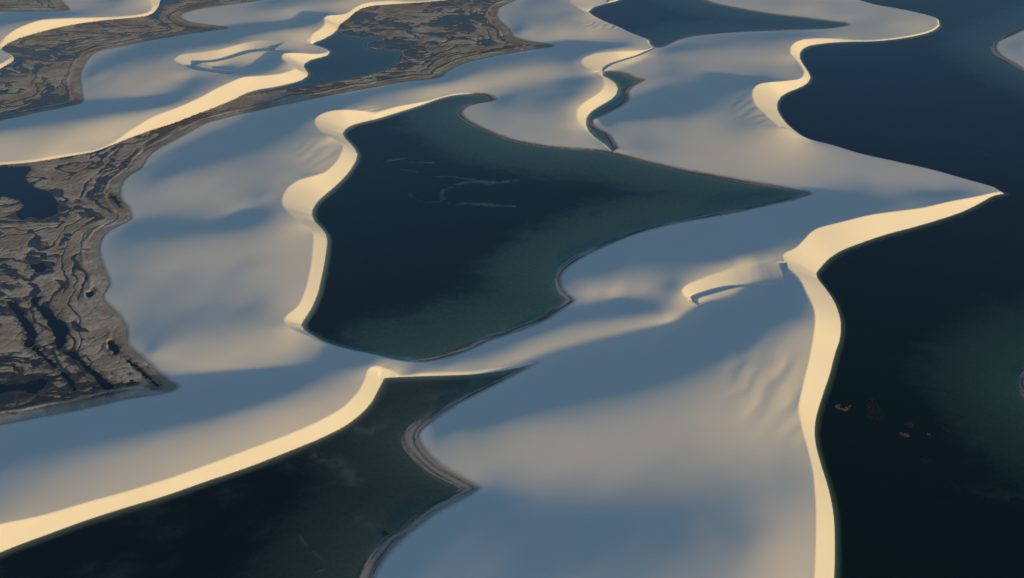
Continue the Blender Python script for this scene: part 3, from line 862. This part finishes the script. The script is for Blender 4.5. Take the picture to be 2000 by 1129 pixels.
for k, m in lagc.items():
    mm = m & lag_cells & ~taken; taken |= mm
    o = grid_object('lagoon_bed', mm, T, M_BED, {'wet': wet, 'algae': algae, 'silt': silt, 'sandy': sandy, 'strand': strand})
    tag(o, 'bed and wet banks of the ' + lag_lab[k], 'lagoon bed', kind='structure')
    o = grid_object('lagoon', (zlow < 0.0) & mm, np.zeros_like(T), M_WATER[k], {'depth': np.maximum(-T, 0)}, False)
    tag(o, lag_lab[k], 'lagoon', kind='structure')

# ------------------------------------------------------------------ weeds and shrubs standing in the shallows
def plant_material(name, c1, c2):
    m, nt, out = mat(name)
    p = N(nt, 'ShaderNodeBsdfPrincipled'); nt.links.new(p.outputs[0], out.inputs[0])
    p.inputs['Roughness'].default_value = 0.8; p.inputs['Specular IOR Level'].default_value = 0.15
    nt.links.new(mixc(nt, noise(nt, 0.9, 3, coords(nt)), c1, c2), p.inputs['Base Color'])
    return m
M_WEED = plant_material('dry_weed', (0.17, 0.125, 0.08), (0.30, 0.235, 0.155))
M_WEED_DARK = plant_material('dark_weed', (0.05, 0.040, 0.028), (0.12, 0.094, 0.063))
M_SHRUB = plant_material('dark_shrub', (0.018, 0.022, 0.012), (0.05, 0.055, 0.03))

def weed_clump(px, py, rx, ry, n, hmax, material, name, label, hole=0.0, seed=1, group=None, z=0.0):
    """tufts of narrow blades over an uneven patch"""
    rnd = random.Random(seed)
    c = unproj([(px, py)], z)[0]
    verts, faces = [], []
    lob = [(rnd.uniform(-0.5, 0.5), rnd.uniform(-0.5, 0.5), rnd.uniform(0.35, 0.7)) for _ in range(5)]
    k = 0
    while k < n:
        u, v = rnd.uniform(-1, 1), rnd.uniform(-1, 1)
        if not any((u - a)**2 + (v - b)**2 < r * r for a, b, r in lob): continue
        if hole and (u - 0.15)**2 + (v - 0.35)**2 < hole * hole: continue
        k += 1
        x, y = u * rx, v * ry
        for _ in range(3):
            a = rnd.uniform(0, 6.283); h = hmax * rnd.uniform(0.35, 1.0); w = rnd.uniform(0.10, 0.24)
            lx, ly = math.cos(a) * h * 0.7, math.sin(a) * h * 0.7
            nx, ny = -math.sin(a) * w, math.cos(a) * w
            i = len(verts)
            verts += [(x - nx, y - ny, -0.25), (x + nx, y + ny, -0.25), (x + lx * 0.5 + nx * 0.8, y + ly * 0.5 + ny * 0.8, h * 0.75), (x + lx * 0.5 - nx * 0.8, y + ly * 0.5 - ny * 0.8, h * 0.75), (x + lx, y + ly, h * 0.8)]
            faces += [(i, i + 1, i + 2, i + 3), (i + 3, i + 2, i + 4)]
    me = bpy.data.meshes.new(name); me.from_pydata(verts, [], faces); me.materials.append(material)
    o = bpy.data.objects.new(name, me); scene.collection.objects.link(o)
    o.location = (c[0], c[1], z)
    return tag(o, label, 'weeds', group)
G = 'weed clumps in the green-black lagoon'
weed_clump(1644, 798, 6.0, 5.5, 420, 0.55, M_WEED, 'weed_clump', 'brightest tan weed clump, crescent shaped, near the golden slip face', 0.45, 3, G)
weed_clump(1659, 794, 1.8, 1.9, 70, 0.5, M_WEED, 'weed_clump', 'small tan weed tuft right beside the crescent-shaped clump', 0, 4, G)
weed_clump(1614, 785, 1.7, 1.3, 40, 0.4, M_WEED_DARK, 'weed_clump', 'small dark weed tuft nearest the golden slip face', 0, 5, G)
weed_clump(1704, 800, 9.0, 19.0, 420, 0.35, M_WEED_DARK, 'weed_clump', 'largest dark brown weed bed right of the tan clump', 0, 6, G)
weed_clump(1778, 829, 6.5, 4.5, 380, 0.4, M_WEED_DARK, 'weed_clump', 'brown weed clump in the middle of the right lagoon', 0, 7, G)
weed_clump(1764, 849, 5.0, 4.0, 330, 0.4, M_WEED, 'weed_clump', 'brown weed clump just below the middle one', 0, 8, G)
weed_clump(1813, 848, 2.0, 1.6, 110, 0.4, M_WEED, 'weed_clump', 'tiny tan tuft right of the two brown clumps', 0, 9, G)
weed_clump(1845, 838, 2.8, 4.0, 260, 0.35, M_WEED_DARK, 'weed_clump', 'sparse dark weed clump farthest right in the green-black lagoon', 0, 10, G)

def shrub(px, py, r, h, label, seed, z):
    """low dome of small leaves on a few stems"""
    rnd = random.Random(seed)
    c = unproj([(px, py)], z)[0]
    root = bpy.data.objects.new('shrub', None); scene.collection.objects.link(root); root.location = (c[0], c[1], z)
    tag(root, label, 'shrub')
    v, f = [], []
    for _ in range(7):
        a = rnd.uniform(0, 6.28); R_ = r * rnd.uniform(0.3, 0.7); t = 0.05
        i = len(v)
        for q in range(5):
            b = q * 2 * math.pi / 5
            v += [(math.cos(b) * t * 2, math.sin(b) * t * 2, -0.5), (math.cos(a) * R_ + math.cos(b) * t, math.sin(a) * R_ + math.sin(b) * t, h * 0.6)]
        f += [(i + 2 * q, i + 2 * ((q + 1) % 5), i + 2 * ((q + 1) % 5) + 1, i + 2 * q + 1) for q in range(5)]
    me = bpy.data.meshes.new('stem'); me.from_pydata(v, [], f); me.materials.append(M_WEED_DARK)
    o = bpy.data.objects.new('stem', me); scene.collection.objects.link(o); o.parent = root
    v, f = [], []
    for _ in range(900):
        a = rnd.uniform(0, 6.28); e = math.asin(rnd.uniform(0, 1)); q = (0.55 + 0.45 * rnd.random()) * (0.8 + 0.25 * math.sin(3 * a + seed))
        x, y, zz = r * q * math.cos(a) * math.cos(e), r * q * math.sin(a) * math.cos(e), h * q * math.sin(e) + 0.05
        sz = rnd.uniform(0.12, 0.26); i = len(v)
        d1 = Vector((rnd.gauss(0, 1), rnd.gauss(0, 1), rnd.gauss(0, 0.6))).normalized() * sz
        d2 = Vector((rnd.gauss(0, 1), rnd.gauss(0, 1), rnd.gauss(0, 0.6))).normalized() * sz * 0.6
        p = Vector((x, y, zz))
        v += [tuple(p - d1), tuple(p + d2), tuple(p + d1), tuple(p - d2)]; f.append((i, i + 1, i + 2, i + 3))
    me = bpy.data.meshes.new('foliage'); me.from_pydata(v, [], f); me.materials.append(M_SHRUB)
    o = bpy.data.objects.new('foliage', me); scene.collection.objects.link(o); o.parent = root
shrub(752, 1043, 3.2, 1.3, 'dark round shrub standing in the black lagoon near its sandy bank', 2, -0.3)
